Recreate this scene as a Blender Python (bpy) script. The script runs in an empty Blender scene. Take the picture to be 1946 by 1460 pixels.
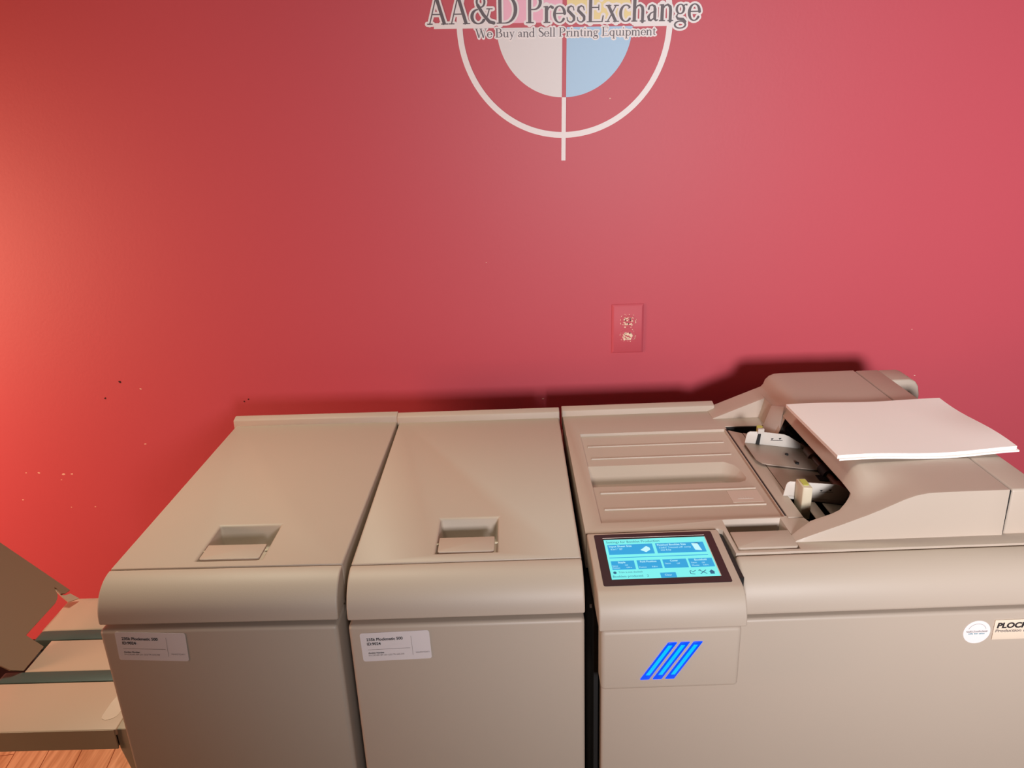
import bpy, bmesh, math, random
from mathutils import Vector, Matrix
random.seed(4)
sc = bpy.context.scene
C = sc.collection
PI = math.pi

# ------------------------------------------------------------------ camera, world, lights, exposure
cd = bpy.data.cameras.new('camera'); cam = bpy.data.objects.new('camera', cd); C.objects.link(cam)
cd.sensor_fit = 'HORIZONTAL'; cd.sensor_width = 36.0; cd.lens = 27.1576
cd.clip_start = 0.02
_R = Vector((0.99940548, 0.00281916, -0.03436193)); _U = Vector((0.03133015, 0.3417566, 0.93926612)); _F = Vector((-0.01439136, 0.93978427, -0.34146509))
m4 = Matrix((( _R.x, _U.x, -_F.x, 0), (_R.y, _U.y, -_F.y, 0), (_R.z, _U.z, -_F.z, 1.61), (0, 0, 0, 1)))
cam.matrix_world = m4
sc.camera = cam
sc.view_settings.view_transform = 'Standard'; sc.view_settings.look = 'None'
sc.view_settings.gamma = 1.0; sc.view_settings.exposure = 0.0; sc.view_settings.use_curve_mapping = False

w = bpy.data.worlds.new('world'); sc.world = w; w.use_nodes = True
w.node_tree.nodes['Background'].inputs[0].default_value = (1.0, 0.90, 0.84, 1)
w.node_tree.nodes['Background'].inputs[1].default_value = 0.006

def area(name, loc, target, size, power, col, spread=180, sy=None):
    l = bpy.data.lights.new(name, 'AREA'); l.energy = power; l.color = col; l.size = size
    if sy: l.shape = 'RECTANGLE'; l.size_y = sy
    l.spread = math.radians(spread)
    o = bpy.data.objects.new(name, l); C.objects.link(o); o.location = loc
    o.rotation_euler = (Vector(target) - Vector(loc)).to_track_quat('-Z', 'Y').to_euler()
    return o
# daylight from the doorway behind the photographer, spread narrowed to the right in place of the photographer's shadow
area('doorway_light', (0.42, -1.10, 1.62), (1.30, 1.6, 1.40), 0.32, 23, (0.99, 0.97, 1.0), 95)
# warm ceiling lamps above the row
area('ceiling_lamp_light', (-0.75, 1.45, 2.75), (-0.62, 1.05, 1.0), 0.5, 4.0, (1.0, 0.93, 0.72), 70)
area('ceiling_lamp_right_light', (0.6, 1.45, 2.75), (0.5, 1.05, 1.0), 0.5, 1.4, (1.0, 0.93, 0.78), 70)
# warm lamp of the next room, on the left
area('side_room_light', (-2.5, 0.35, 1.15), (-1.6, 1.75, 1.05), 0.5, 20, (1.0, 0.50, 0.32), 110)

# ------------------------------------------------------------------ materials
def s2l(c):
    return tuple(((v/255)/12.92 if v/255 <= 0.04045 else ((v/255+0.055)/1.055)**2.4) for v in c)
def mat(name, rgb, rough=0.5, metal=0.0, bump=0.0, bscale=400, spec=0.5, emit=None, es=1.0, alpha=None, vary=0.0):
    m = bpy.data.materials.new(name); m.use_nodes = True
    nt = m.node_tree; b = nt.nodes['Principled BSDF']
    col = (*s2l(rgb), 1)
    b.inputs['Base Color'].default_value = col
    b.inputs['Roughness'].default_value = rough; b.inputs['Metallic'].default_value = metal
    b.inputs['Specular IOR Level'].default_value = spec
    tc = nt.nodes.new('ShaderNodeTexCoord')
    if bump:
        n = nt.nodes.new('ShaderNodeTexNoise'); n.inputs['Scale'].default_value = bscale; n.inputs['Detail'].default_value = 2
        bp = nt.nodes.new('ShaderNodeBump'); bp.inputs['Strength'].default_value = bump; bp.inputs['Distance'].default_value = 0.001
        nt.links.new(tc.outputs['Object'], n.inputs['Vector']); nt.links.new(n.outputs['Fac'], bp.inputs['Height'])
        nt.links.new(bp.outputs['Normal'], b.inputs['Normal'])
    if vary:
        n2 = nt.nodes.new('ShaderNodeTexNoise'); n2.inputs['Scale'].default_value = 6; n2.inputs['Detail'].default_value = 4
        mx = nt.nodes.new('ShaderNodeMixRGB'); mx.inputs[1].default_value = col
        mx.inputs[2].default_value = tuple(v*(1-vary) for v in col[:3])+(1,)
        nt.links.new(tc.outputs['Object'], n2.inputs['Vector']); nt.links.new(n2.outputs['Fac'], mx.inputs[0])
        nt.links.new(mx.outputs[0], b.inputs['Base Color'])
    if emit:
        b.inputs['Emission Color'].default_value = (*s2l(emit), 1); b.inputs['Emission Strength'].default_value = es
    if alpha is not None: b.inputs['Alpha'].default_value = alpha
    return m
M = dict(
    plastic=mat('beige_plastic', (190, 173, 157), 0.5, bump=0.10, bscale=900, vary=0.04),
    door=mat('beige_painted_door', (188, 171, 155), 0.46, bump=0.05, bscale=700, vary=0.03),
    plate=mat('taupe_sheet_plastic', (176, 158, 142), 0.5),
    steel=mat('brown_grey_sheet_metal', (158, 140, 126), 0.45, metal=0.1),
    dark=mat('dark_throat_interior', (22, 20, 20), 0.7),
    black=mat('black_rubber', (14, 14, 14), 0.6),
    amber=mat('amber_roller', (96, 72, 58), 0.5),
    guide=mat('pale_guide_plastic', (202, 194, 184), 0.45),
    guidepost=mat('ivory_guide_plastic', (206, 194, 168), 0.45),
    knob=mat('yellow_green_tab', (190, 190, 90), 0.4),
    bezel=mat('dark_brown_bezel', (46, 34, 36), 0.35),
    lcd=mat('cyan_backlit_screen', (30, 60, 66), 0.3, emit=(122, 244, 240), es=0.95),
    lcdb=mat('blue_screen_tiles', (10, 40, 60), 0.3, emit=(24, 166, 222), es=0.95),
    lcdt=mat('dark_screen_lettering', (10, 40, 60), 0.3, emit=(20, 105, 140), es=0.8),
    lcdw=mat('pale_screen_lettering', (60, 60, 60), 0.3, emit=(190, 244, 250), es=1.0),
    led=mat('blue_led_bar', (0, 40, 120), 0.25, emit=(0, 62, 255), es=1.5),
    ledc=mat('bright_led_core', (0, 90, 160), 0.25, emit=(0, 150, 255), es=1.6),
    paper=mat('white_paper', (250, 242, 236), 0.85),
    sticker=mat('white_sticker', (226, 216, 216), 0.5),
    ink=mat('black_print', (38, 34, 36), 0.6),
    greyink=mat('grey_print', (120, 108, 106), 0.6),
    blueink=mat('teal_print', (110, 150, 165), 0.6),
    belt=mat('dark_green_belt', (62, 84, 78), 0.5),
    tan=mat('tan_painted_steel', (192, 170, 148), 0.42),
    tandark=mat('brown_painted_steel', (176, 164, 142), 0.5),
    tape=mat('clear_tape', (236, 224, 206), 0.15, alpha=0.6),
    white=mat('white_vinyl', (240, 232, 230), 0.5),
    logogrey=mat('light_grey_vinyl', (228, 222, 220), 0.5, bump=0.35, bscale=90),
    logoblue=mat('light_blue_vinyl', (172, 208, 236), 0.5, bump=0.35, bscale=90),
    logopink=mat('pink_vinyl', (244, 180, 200), 0.5, bump=0.2, bscale=90),
    logoyellow=mat('yellow_vinyl', (240, 218, 150), 0.5, bump=0.2, bscale=90),
    logoink=mat('grey_vinyl_lettering', (92, 80, 84), 0.5),
    outlet=mat('ivory_outlet_plastic', (246, 224, 190), 0.5),
    chip=mat('exposed_plaster', (240, 200, 180), 0.8),
    hole=mat('nail_hole', (60, 10, 12), 0.8),
    redpaint=mat('red_painted_plastic', (204, 86, 98), 0.62, bump=0.05, bscale=300),
)
# wall paint
m = bpy.data.materials.new('red_wall_paint'); m.use_nodes = True; nt = m.node_tree; b = nt.nodes['Principled BSDF']
tc = nt.nodes.new('ShaderNodeTexCoord')
n1 = nt.nodes.new('ShaderNodeTexNoise'); n1.inputs['Scale'].default_value = 1.6; n1.inputs['Detail'].default_value = 5
cr = nt.nodes.new('ShaderNodeValToRGB')
cr.color_ramp.elements[0].color = (*s2l((198, 80, 92)), 1); cr.color_ramp.elements[1].color = (*s2l((204, 84, 96)), 1)
nt.links.new(tc.outputs['Object'], n1.inputs['Vector']); nt.links.new(n1.outputs['Fac'], cr.inputs[0]); nt.links.new(cr.outputs[0], b.inputs['Base Color'])
n2 = nt.nodes.new('ShaderNodeTexNoise'); n2.inputs['Scale'].default_value = 170; n2.inputs['Detail'].default_value = 3
bp = nt.nodes.new('ShaderNodeBump'); bp.inputs['Strength'].default_value = 0.14; bp.inputs['Distance'].default_value = 0.0010
nt.links.new(tc.outputs['Object'], n2.inputs['Vector']); nt.links.new(n2.outputs['Fac'], bp.inputs['Height']); nt.links.new(bp.outputs[0], b.inputs['Normal'])
b.inputs['Roughness'].default_value = 0.5; b.inputs['Specular IOR Level'].default_value = 0.4
M['wall'] = m
# floor: planks running away from the camera, light orange oak laminate
m = bpy.data.materials.new('oak_laminate_floor'); m.use_nodes = True; nt = m.node_tree; b = nt.nodes['Principled BSDF']
tc = nt.nodes.new('ShaderNodeTexCoord'); mp = nt.nodes.new('ShaderNodeMapping'); mp.inputs['Rotation'].default_value = (0, 0, math.radians(90-8))
br = nt.nodes.new('ShaderNodeTexBrick'); br.inputs['Scale'].default_value = 1.0
br.inputs['Brick Width'].default_value = 1.2; br.inputs['Row Height'].default_value = 0.09; br.inputs['Mortar Size'].default_value = 0.0012
br.inputs['Color1'].default_value = (*s2l((244, 214, 168)), 1); br.inputs['Color2'].default_value = (*s2l((234, 200, 152)), 1)
br.inputs['Mortar'].default_value = (*s2l((150, 100, 60)), 1)
mp2 = nt.nodes.new('ShaderNodeMapping'); mp2.inputs['Rotation'].default_value = (0, 0, math.radians(8)); mp2.inputs['Scale'].default_value = (60, 4, 1)
ng = nt.nodes.new('ShaderNodeTexNoise'); ng.inputs['Scale'].default_value = 1.2; ng.inputs['Detail'].default_value = 6; ng.inputs['Distortion'].default_value = 0.6
rg = nt.nodes.new('ShaderNodeValToRGB'); rg.color_ramp.elements[0].position = 0.35; rg.color_ramp.elements[0].color = (0.62, 0.5, 0.42, 1); rg.color_ramp.elements[1].position = 0.62; rg.color_ramp.elements[1].color = (1, 1, 1, 1)
mul = nt.nodes.new('ShaderNodeMixRGB'); mul.blend_type = 'MULTIPLY'; mul.inputs[0].default_value = 0.8
nt.links.new(tc.outputs['Object'], mp.inputs[0]); nt.links.new(mp.outputs[0], br.inputs[0])
nt.links.new(tc.outputs['Object'], mp2.inputs[0]); nt.links.new(mp2.outputs[0], ng.inputs[0]); nt.links.new(ng.outputs['Fac'], rg.inputs[0])
nt.links.new(br.outputs['Color'], mul.inputs[1]); nt.links.new(rg.outputs[0], mul.inputs[2]); nt.links.new(mul.outputs[0], b.inputs['Base Color'])
b.inputs['Roughness'].default_value = 0.4
M['floor'] = m

# ------------------------------------------------------------------ mesh helpers
def link(name, me, m, parent=None, label=None, smooth=False):
    o = bpy.data.objects.new(name, me); C.objects.link(o)
    if m is not None:
        me.materials.clear(); me.materials.append(m)
    if parent is not None: o.parent = parent
    if label: o['label'] = label
    if smooth:
        for p in me.polygons: p.use_smooth = True
    return o
def obj(name, bm, m, parent=None, bevel=0.0, seg=3, label=None, angle=35, smooth=None):
    me = bpy.data.meshes.new(name)
    bmesh.ops.recalc_face_normals(bm, faces=bm.faces)
    bm.to_mesh(me); bm.free()
    o = link(name, me, m, parent, label)
    if bevel: bake_bevel(o, bevel, seg, angle)
    if smooth or (smooth is None and bevel): shade(o)
    return o
def shade(o, ang=40):
    me = o.data
    for p in me.polygons: p.use_smooth = True
    me.set_sharp_from_angle(angle=math.radians(ang))
def bake(o):
    dg = bpy.context.evaluated_depsgraph_get(); dg.update()
    me = bpy.data.meshes.new_from_object(o.evaluated_get(dg)); o.modifiers.clear(); o.data = me
def bake_bevel(o, wd, seg=3, angle=35):
    md = o.modifiers.new('b', 'BEVEL'); md.width = wd; md.segments = seg; md.limit_method = 'ANGLE'; md.angle_limit = math.radians(angle)
    md.harden_normals = False
    bake(o)
def cut(o, cutters, solver='EXACT'):
    for bm in cutters:
        me = bpy.data.meshes.new('c'); bmesh.ops.recalc_face_normals(bm, faces=bm.faces); bm.to_mesh(me); bm.free()
        k = bpy.data.objects.new('c', me); C.objects.link(k)
        k.parent = o.parent
        md = o.modifiers.new('x', 'BOOLEAN'); md.object = k; md.operation = 'DIFFERENCE'; md.solver = solver
        bake(o)
        bpy.data.objects.remove(k)
def box(bm, x0, x1, y0, y1, z0, z1):
    vs = [bm.verts.new((x, y, z)) for z in (z0, z1) for x, y in ((x0, y0), (x1, y0), (x1, y1), (x0, y1))]
    for f in ((3, 2, 1, 0), (4, 5, 6, 7), (0, 1, 5, 4), (1, 2, 6, 5), (2, 3, 7, 6), (3, 0, 4, 7)):
        bm.faces.new([vs[i] for i in f])
    return vs
def bx(*a):
    bm = bmesh.new(); box(bm, *a); return bm
def prism(pts, axis, a, b_):
    """closed outline extruded along an axis; pts are (y,z) for x, (x,z) for y, (x,y) for z"""
    bm = bmesh.new()
    def P(p, t):
        return {'x': (t, p[0], p[1]), 'y': (p[0], t, p[1]), 'z': (p[0], p[1], t)}[axis]
    A = [bm.verts.new(P(p, a)) for p in pts]; B = [bm.verts.new(P(p, b_)) for p in pts]
    bm.faces.new(A); bm.faces.new(B[::-1]); n = len(pts)
    for i in range(n): bm.faces.new((A[i], A[(i+1) % n], B[(i+1) % n], B[i]))
    return bm
def rrect(x0, x1, y0, y1, r, n=5, corners=(1, 1, 1, 1)):
    out = []
    for k, (cx, cy, a) in enumerate(((x0+r, y0+r, 180), (x1-r, y0+r, 270), (x1-r, y1-r, 0), (x0+r, y1-r, 90))):
        if corners[k]:
            for i in range(n+1):
                t = math.radians(a+90*i/n); out.append((cx+r*math.cos(t), cy+r*math.sin(t)))
        else: out.append(((x0, y0), (x1, y0), (x1, y1), (x0, y1))[k])
    return out
def hexa(pts8):
    """two quads of four 3d points: first lower/front, then upper/back"""
    bm = bmesh.new(); v = [bm.verts.new(p) for p in pts8]
    for f in ((0, 1, 2, 3), (7, 6, 5, 4), (0, 4, 5, 1), (1, 5, 6, 2), (2, 6, 7, 3), (3, 7, 4, 0)): bm.faces.new([v[i] for i in f])
    return bm
def cyl(bm, p0, p1, r, n=20):
    p0, p1 = Vector(p0), Vector(p1); d = (p1-p0); q = d.to_track_quat('Z', 'Y')
    A, B = [], []
    for i in range(n):
        t = 2*PI*i/n; o = q @ Vector((r*math.cos(t), r*math.sin(t), 0)); A.append(bm.verts.new(p0+o)); B.append(bm.verts.new(p1+o))
    bm.faces.new(A[::-1]); bm.faces.new(B)
    for i in range(n): bm.faces.new((A[i], A[(i+1) % n], B[(i+1) % n], B[i]))
def empty(name, loc, rz, label, cat, group=None):
    o = bpy.data.objects.new(name, None); C.objects.link(o); o.empty_display_size = 0.1
    o.location = loc; o.rotation_euler = (0, 0, rz); o['label'] = label; o['category'] = cat
    if group: o['group'] = group
    return o
def text_mesh(body, size, bold=0.0, sx=1.0):
    cu = bpy.data.curves.new('t', 'FONT'); cu.body = body; cu.size = size; cu.offset = bold; cu.resolution_u = 4
    o = bpy.data.objects.new('t', cu); C.objects.link(o)
    dg = bpy.context.evaluated_depsgraph_get(); dg.update()
    me = bpy.data.meshes.new_from_object(o.evaluated_get(dg))
    bpy.data.objects.remove(o)
    for v in me.vertices: v.co.x *= sx
    return me
def place_text(name, body, size, width, origin, ex, ey, m, parent, bold=0.0, align='L'):
    """lettering as a thin flat mesh: origin, direction of writing, up direction, all in the parent's frame"""
    me = text_mesh(body, size, bold)
    xs = [v.co.x for v in me.vertices]; x0, x1 = min(xs), max(xs)
    k = width/(x1-x0) if width else 1
    ex, ey, og = Vector(ex).normalized(), Vector(ey).normalized(), Vector(origin)
    for v in me.vertices:
        x, y = (v.co.x-x0)*k, v.co.y
        if align == 'C': x -= (x1-x0)*k/2
        v.co = og+ex*x+ey*y
    o = link(name, me, m, parent)
    return o
def join_into(name, objs, m, parent, label=None):
    bm = bmesh.new()
    for o in objs:
        bm.from_mesh(o.data)
    me = bpy.data.meshes.new(name); bm.to_mesh(me); bm.free()
    for o in objs: bpy.data.objects.remove(o)
    return link(name, me, m, parent, label)

# ------------------------------------------------------------------ setting
o = obj('wall_back', bx(-3.2, 3.2, 1.75, 1.85, 0, 2.9), M['wall']); o['kind'] = 'structure'
wall = o
o = obj('floor', bx(-3.2, 3.2, -2.2, 1.75, -0.05, 0), M['floor']); o['kind'] = 'structure'
def blob(bm, x, z, rx, rz, n=7, y=1.7497, j=0.35):
    vs = []
    for i in range(n):
        t = 2*PI*i/n; q = 1+random.uniform(-j, j)
        vs.append(bm.verts.new((x+rx*q*math.cos(t), y, z+rz*q*math.sin(t))))
    bm.faces.new(vs)
bm = bmesh.new()
for x, z, r in ((-0.9256, 0.9919, .0034), (-0.9429, 0.846, .0030), (-1.2587, 0.7766, .0022), (-1.2268, 0.7755, .0032), (-1.1651, 0.7705, .0045),
                (-1.1438, 0.7698, .003), (-1.1742, 0.7546, .0022), (-1.2858, 0.7013, .003), (-1.1668, 0.6761, .0022), (-1.1057, 0.6756, .0024),
                (-0.0754, 1.2709, .0014), (0.2032, 1.6126, .0018), (0.0472, 0.9336, .0026), (0.9385, 0.9634, .0026), (0.9158, 1.0794, .0014)):
    blob(bm, x, z, r, r*0.55)
o = obj('paint_chips', bm, M['chip'], wall, label='pale chips where the red paint has come off')
bm = bmesh.new()
for x, z, r in ((-0.9716, 1.0111, .004), (-1.0162, 0.9704, .0025), (-0.6796, 0.9509, .0022), (-0.6686, 0.9561, .0022)): blob(bm, x, z, r, r)
o = obj('nail_holes', bm, M['hole'], wall, label='small dark nail holes')

# ------------------------------------------------------------------ two booklet finishing cabinets on the left
def sticker(parent, x0, z0, wd, ht, y, tilt):
    """white label with a faint fold corner; its lettering are sub-parts"""
    ct, st = math.cos(tilt), math.sin(tilt)
    def T(px, pz, d=0.0): return (x0+px*ct-pz*st, y-d, z0+px*st+pz*ct)
    pts = rrect(0, wd, 0, ht, 0.0035)
    bm = bmesh.new(); A = [bm.verts.new(T(p[0], p[1], 0.0)) for p in pts]; B = [bm.verts.new(T(p[0], p[1], 0.0004)) for p in pts]
    bm.faces.new(A[::-1]); bm.faces.new(B)
    for i in range(len(pts)): bm.faces.new((A[i], A[(i+1) % len(pts)], B[(i+1) % len(pts)], B[i]))
    s = obj('asset_sticker', bm, M['sticker'], parent, label='white identification sticker with black print')
    ex = (ct, 0, st); ey = (-st, 0, ct); d = 0.0007
    place_text('bold_lettering', '235k Plockmatic 500', 0.0064, 0.0505, T(0.0085, 0.0345, d), ex, ey, M['ink'], s, bold=0.00016)
    place_text('bold_lettering', 'ID:9024', 0.0064, 0.019, T(0.0085, 0.0272, d), ex, ey, M['ink'], s, bold=0.00016)
    place_text('fine_lettering', 'Auction Number', 0.0034, 0.0225, T(0.0085, 0.0130, d), ex, ey, M['ink'], s, bold=0.0001)
    place_text('fine_lettering', 'SH-230,681/BP-201-232/TR-220,250', 0.0034, 0.0500, T(0.0085, 0.0090, d), ex, ey, M['greyink'], s)
    place_text('fine_lettering', '90HPDTD471', 0.0032, 0.019, T(0.0750, 0.0105, d), ex, ey, M['greyink'], s)
    bm = bmesh.new()
    for a in ((0.0085, 0.068, 0.0195, 0.0199), (0.0705, 0.0709, 0.0075, 0.0395)):
        v = [bm.verts.new(T(a[i], a[j], d)) for i, j in ((0, 2), (1, 2), (1, 3), (0, 3))]; bm.faces.new(v)
    obj('ruled_lines', bm, M['greyink'], s)
    return s

def bull(y0, z1, dy, dz, n=14, y_end=None, zb=None):
    """rounded front: outline in (y,z) from the seam at y0,z1 over a quarter ellipse"""
    pts = []
    for i in range(n+1):
        t = PI/2*i/n
        pts.append((y0-dy*math.sin(t)**0.95 if t > 0 else y0, z1-dz+dz*math.cos(t)))
    return pts

def make_cabinet(loc, rz, wd, dp, label, pk, st_args):
    t = empty('finishing_cabinet', loc, rz, label, 'office machine', 'matching finishing cabinets')
    H = 1.0
    obj('cabinet_body', bx(0.004, wd-0.004, 0.0, dp-0.004, 0.06, 0.938), M['door'], t, bevel=0.004)
    # top cover with a well for the finger flap
    top = obj('top_cover', bx(0, wd, 0.0005, dp+0.012, 0.94, H), M['plastic'], t)
    x0, x1, y0, y1 = pk
    cut(top, [hexa([(x0+.004, y0+.004, H-.034), (x1-.004, y0+.004, H-.034), (x1-.004, y1-.012, H-.034), (x0+.004, y1-.012, H-.034),
                    (x0-.001, y0-.001, H+.002), (x1+.001, y0-.001, H+.002), (x1+.001, y1+.001, H+.002), (x0-.001, y1+.001, H+.002)])])
    bake_bevel(top, 0.0035, 3, 30); shade(top)
    # back ledge
    lip = [(dp-0.012, H-0.01), (dp-0.010, H+0.0125), (dp+0.006, H+0.0165), (dp+0.012, H+0.014), (dp+0.012, H-0.03), (dp-0.012, H-0.03)]
    obj('back_ledge', prism(lip, 'x', -0.003, wd+0.001), M['plastic'], t, bevel=0.002)
    # finger flap, floats over the front part of the well on its hinge pins
    fy1 = y0+0.043
    fl = obj('finger_flap', prism(rrect(x0+.003, x1-.0045, y0+.0040, fy1, 0.004, corners=(1, 1, 0, 0)), 'z', H-0.0035, H+0.0003), M['plastic'], t, bevel=0.0007, seg=2)
    for a_, b_ in ((x0-.0005, x0+.004), (x1-.004, x1+.0008)):
        bm = bmesh.new(); cyl(bm, (a_, fy1-.012, H-.004), (b_, fy1-.012, H-.004), .0018, 10)
        obj('hinge_pin', bm, M['guidepost'], fl)
    # rounded front cover
    pts = [(0.0, 0.9435)]+[(y, z) for y, z in bull(-0.0008, H-0.0008, 0.0535, 0.053)] + [(-0.0535, 0.9435)]
    obj('rounded_front_cover', prism(pts, 'x', 0.0, wd), M['plastic'], t, bevel=0.010, seg=5, angle=50)
    # door
    d = obj('door_panel', bx(0.001, wd-0.001, -0.0595, -0.002, 0.08, 0.9385), M['door'], t, bevel=0.006, seg=4)
    sticker(d, *st_args)
    for cx in (0.03, wd-0.03):
        for cy in (0.03, dp-0.05):
            bm = bmesh.new(); cyl(bm, (cx-0.012, cy, 0.03), (cx+0.012, cy, 0.03), 0.03); box(bm, cx-0.016, cx+0.016, cy-0.02, cy+0.02, 0.045, 0.062)
            obj('caster', bm, M['black'], t)
    return t
def make_sticker_args(x, z, tilt): return (x, z, 0.0985, 0.0475, -0.0597, tilt)
make_cabinet((-0.6029, 0.9514, 0), -0.0073, 0.3367, 0.5331,
             'beige finishing cabinet at left end of the row, beside the low conveyor tray', (0.1185, 0.2145, 0.0155, 0.1165),
             (0.0212, 0.8899, 0.0985, 0.0475, -0.0597, -0.0495))
make_cabinet((-0.2540, 0.9466, 0), 0.0073, 0.3293, 0.5289,
             'beige finishing cabinet in the middle of the row, left of the touchscreen machine', (0.1190, 0.2090, 0.0205, 0.1215),
             (0.0172, 0.8796, 0.0965, 0.0475, -0.0597, 0.0235))

# ------------------------------------------------------------------ booklet maker with touchscreen and sheet feeder
OX, OY, YAW = 0.083, 0.945, 0.015
t3 = empty('booklet_maker', (OX, OY, 0), YAW, 'large beige booklet making machine with lit touchscreen at right of the row', 'office machine')
def X(x): return x-OX
def Y(y): return y-OY
def L(x, y, z): return (x-OX, y-OY, z)
def lbx(x0, x1, y0, y1, z0, z1): return bx(X(x0), X(x1), Y(y0), Y(y1), z0, z1)
def lpr(pts, axis, a, b_):
    if axis == 'x': return prism([(Y(p[0]), p[1]) for p in pts], 'x', X(a), X(b_))
    if axis == 'y': return prism([(X(p[0]), p[1]) for p in pts], 'y', Y(a), Y(b_))
    return prism([(X(p[0]), Y(p[1])) for p in pts], 'z', a, b_)
def lhex(pts): return hexa([L(*p) for p in pts])
XR = 0.740; YB = 1.488
obj('cabinet_body', lbx(0.094, XR-0.004, 0.945, YB-0.006, 0.06, 0.938), M['door'], t3, bevel=0.003)
# main deck, L-shaped outline leaves room for the touchscreen housing
deck = obj('top_cover', lpr([(0.0875, 1.012), (0.287, 1.012), (0.2925, 1.006), (0.2940, 0.944), (XR, 0.944), (XR, YB+0.012), (0.0875, YB+0.012)], 'z', 0.940, 1.0), M['plastic'], t3)
def wellcut(x0, x1, y0, y1, z, taper=0.0, zt=1.002):
    return lhex([(x0+taper, y0+taper*.3, z), (x1-taper, y0+taper*.3, z), (x1-taper, y1-taper, z), (x0+taper, y1-taper, z),
                 (x0, y0, zt), (x1, y0, zt), (x1, y1, zt), (x0, y1, zt)])
def pocket_cutter():
    # long finger trough, closed at its right end by a rounded, sloping wall
    lo = [(0.1154, 1.170), (0.350, 1.170), (0.358, 1.174), (0.362, 1.184), (0.358, 1.205), (0.351, 1.215), (0.338, 1.220), (0.1154, 1.220)]
    hi = [(0.1154, 1.1685), (0.366, 1.1685), (0.377, 1.1735), (0.382, 1.185), (0.3805, 1.215), (0.375, 1.236), (0.360, 1.2505), (0.1154, 1.2505)]
    bm = bmesh.new(); A = [bm.verts.new(L(x, y, 0.972)) for x, y in lo]; B = [bm.verts.new(L(x, y, 0.9965)) for x, y in hi]
    bm.faces.new(A[::-1]); bm.faces.new(B); k = len(lo)
    for i in range(k): bm.faces.new((A[i], A[(i+1) % k], B[(i+1) % k], B[i]))
    return bm
cut(deck, [
    wellcut(0.1144, 0.3955, 1.0410, 1.380, 0.9945),
    pocket_cutter(),
    wellcut(0.2990, 0.3882, 0.9505, 1.0375, 0.966, 0.004),
    lpr([(0.3997, 1.0355), (0.4236, 1.0355), (0.4300, 1.0130), (0.4340, 1.0070), (0.56, 1.0070), (0.56, 1.392), (0.3997, 1.392)], 'z', 0.945, 1.01),
])
bake_bevel(deck, 0.003, 3, 28); shade(deck)
# raised ribs of the hatch
for x0, x1, y in ((0.1241, 0.3809, 1.3300), (0.1253, 0.3803, 1.2771), (0.1258, 0.3838, 1.1450), (0.1258, 0.3840, 1.0903)):
    obj('hatch_rib', lpr([(y-0.0022, 0.9940), (y-0.001, 0.9962), (y+0.001, 0.9962), (y+0.0022, 0.9940)], 'x', x0, x1), M['plastic'], t3, label='thin raised rib across the recessed hatch')
em = obj('clear_sticker', lpr([(0.334, 1.099), (0.384, 1.099), (0.384, 1.139), (0.334, 1.139)], 'z', 0.9945, 0.9950), mat('clear_film', (196, 178, 162), 0.22), t3, label='clear film sticker on the hatch corner')
bm = bmesh.new()
box(bm, X(0.345), X(0.370), Y(1.110), Y(1.1112), 0.9950, 0.9953)
for i in range(4): box(bm, X(0.350+i*.004), X(0.3505+i*.004), Y(1.111), Y(1.119-.001*i), 0.9950, 0.9953)
obj('film_mark', bm, M['guide'], em)
# back ledge
obj('back_ledge', lpr([(YB-0.016, 0.985), (YB-0.014, 1.0115), (YB+0.004, 1.0155), (YB+0.012, 1.012), (YB+0.012, 0.97), (YB-0.016, 0.97)], 'x', 0.0860, 0.400), M['plastic'], t3, bevel=0.002)
# seam strip (black line) and feed shelf
obj('hatch_seam', lbx(0.3968, 0.3993, 1.0425, 1.379, 0.9930, 1.0002), M['black'], t3, label='black seam right of the hatch')
obj('feed_shelf', lhex([(0.4000, 1.0365, 0.990), (0.4236, 1.0365, 0.990), (0.4236, 1.356, 0.990), (0.4000, 1.372, 0.990),
                        (0.4000, 1.0365, 1.0010), (0.4236, 1.0365, 1.0004), (0.4236, 1.356, 1.0004), (0.4000, 1.372, 1.0010)]), M['plate'], t3, bevel=0.001)
# flap in front of the well, its front edge stands proud
fl = obj('finger_flap', lpr(rrect(0.3005, 0.3868, 0.9548, 0.9990, 0.004, corners=(1, 1, 0, 0)), 'z', 0.9980, 1.0015), M['plastic'], t3, bevel=0.0007, seg=2)
# rounded front cover + door
pts = [(0.943, 0.9435)]+[(y, z) for y, z in bull(0.9425, 0.9985, 0.0535, 0.057)]+[(0.889, 0.9345), (0.943, 0.9345)]
obj('rounded_front_cover', lpr(pts, 'x', 0.2920, XR), M['plastic'], t3, bevel=0.005, seg=4, angle=50)
door = obj('door_panel', lbx(0.0965, XR-0.002, 0.885, 0.940, 0.08, 0.9315), M['door'], t3, bevel=0.005, seg=4)
for cx in (0.13, 0.72):
    for cy in (0.98, 1.42):
        bm = bmesh.new(); cyl(bm, L(cx-0.012, cy, 0.03), L(cx+0.012, cy, 0.03), 0.03); box(bm, X(cx-0.016), X(cx+0.016), Y(cy-0.02), Y(cy+0.02), 0.045, 0.062)
        obj('caster', bm, M['black'], t3)
# inner bracket behind the gap
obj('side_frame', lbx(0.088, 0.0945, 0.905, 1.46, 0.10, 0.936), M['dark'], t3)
bm = bmesh.new(); cyl(bm, L(0.0875, 0.925, 0.934), L(0.0845, 0.925, 0.934), 0.0025, 12)
obj('screw', bm, M['sticker'], t3)
obj('gap_shade_strip', lbx(0.2838, 0.2915, 0.895, 1.008, 0.935, 0.993), M['black'], t3)  # black strip added to stand in for shade between panel and front cover
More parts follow.
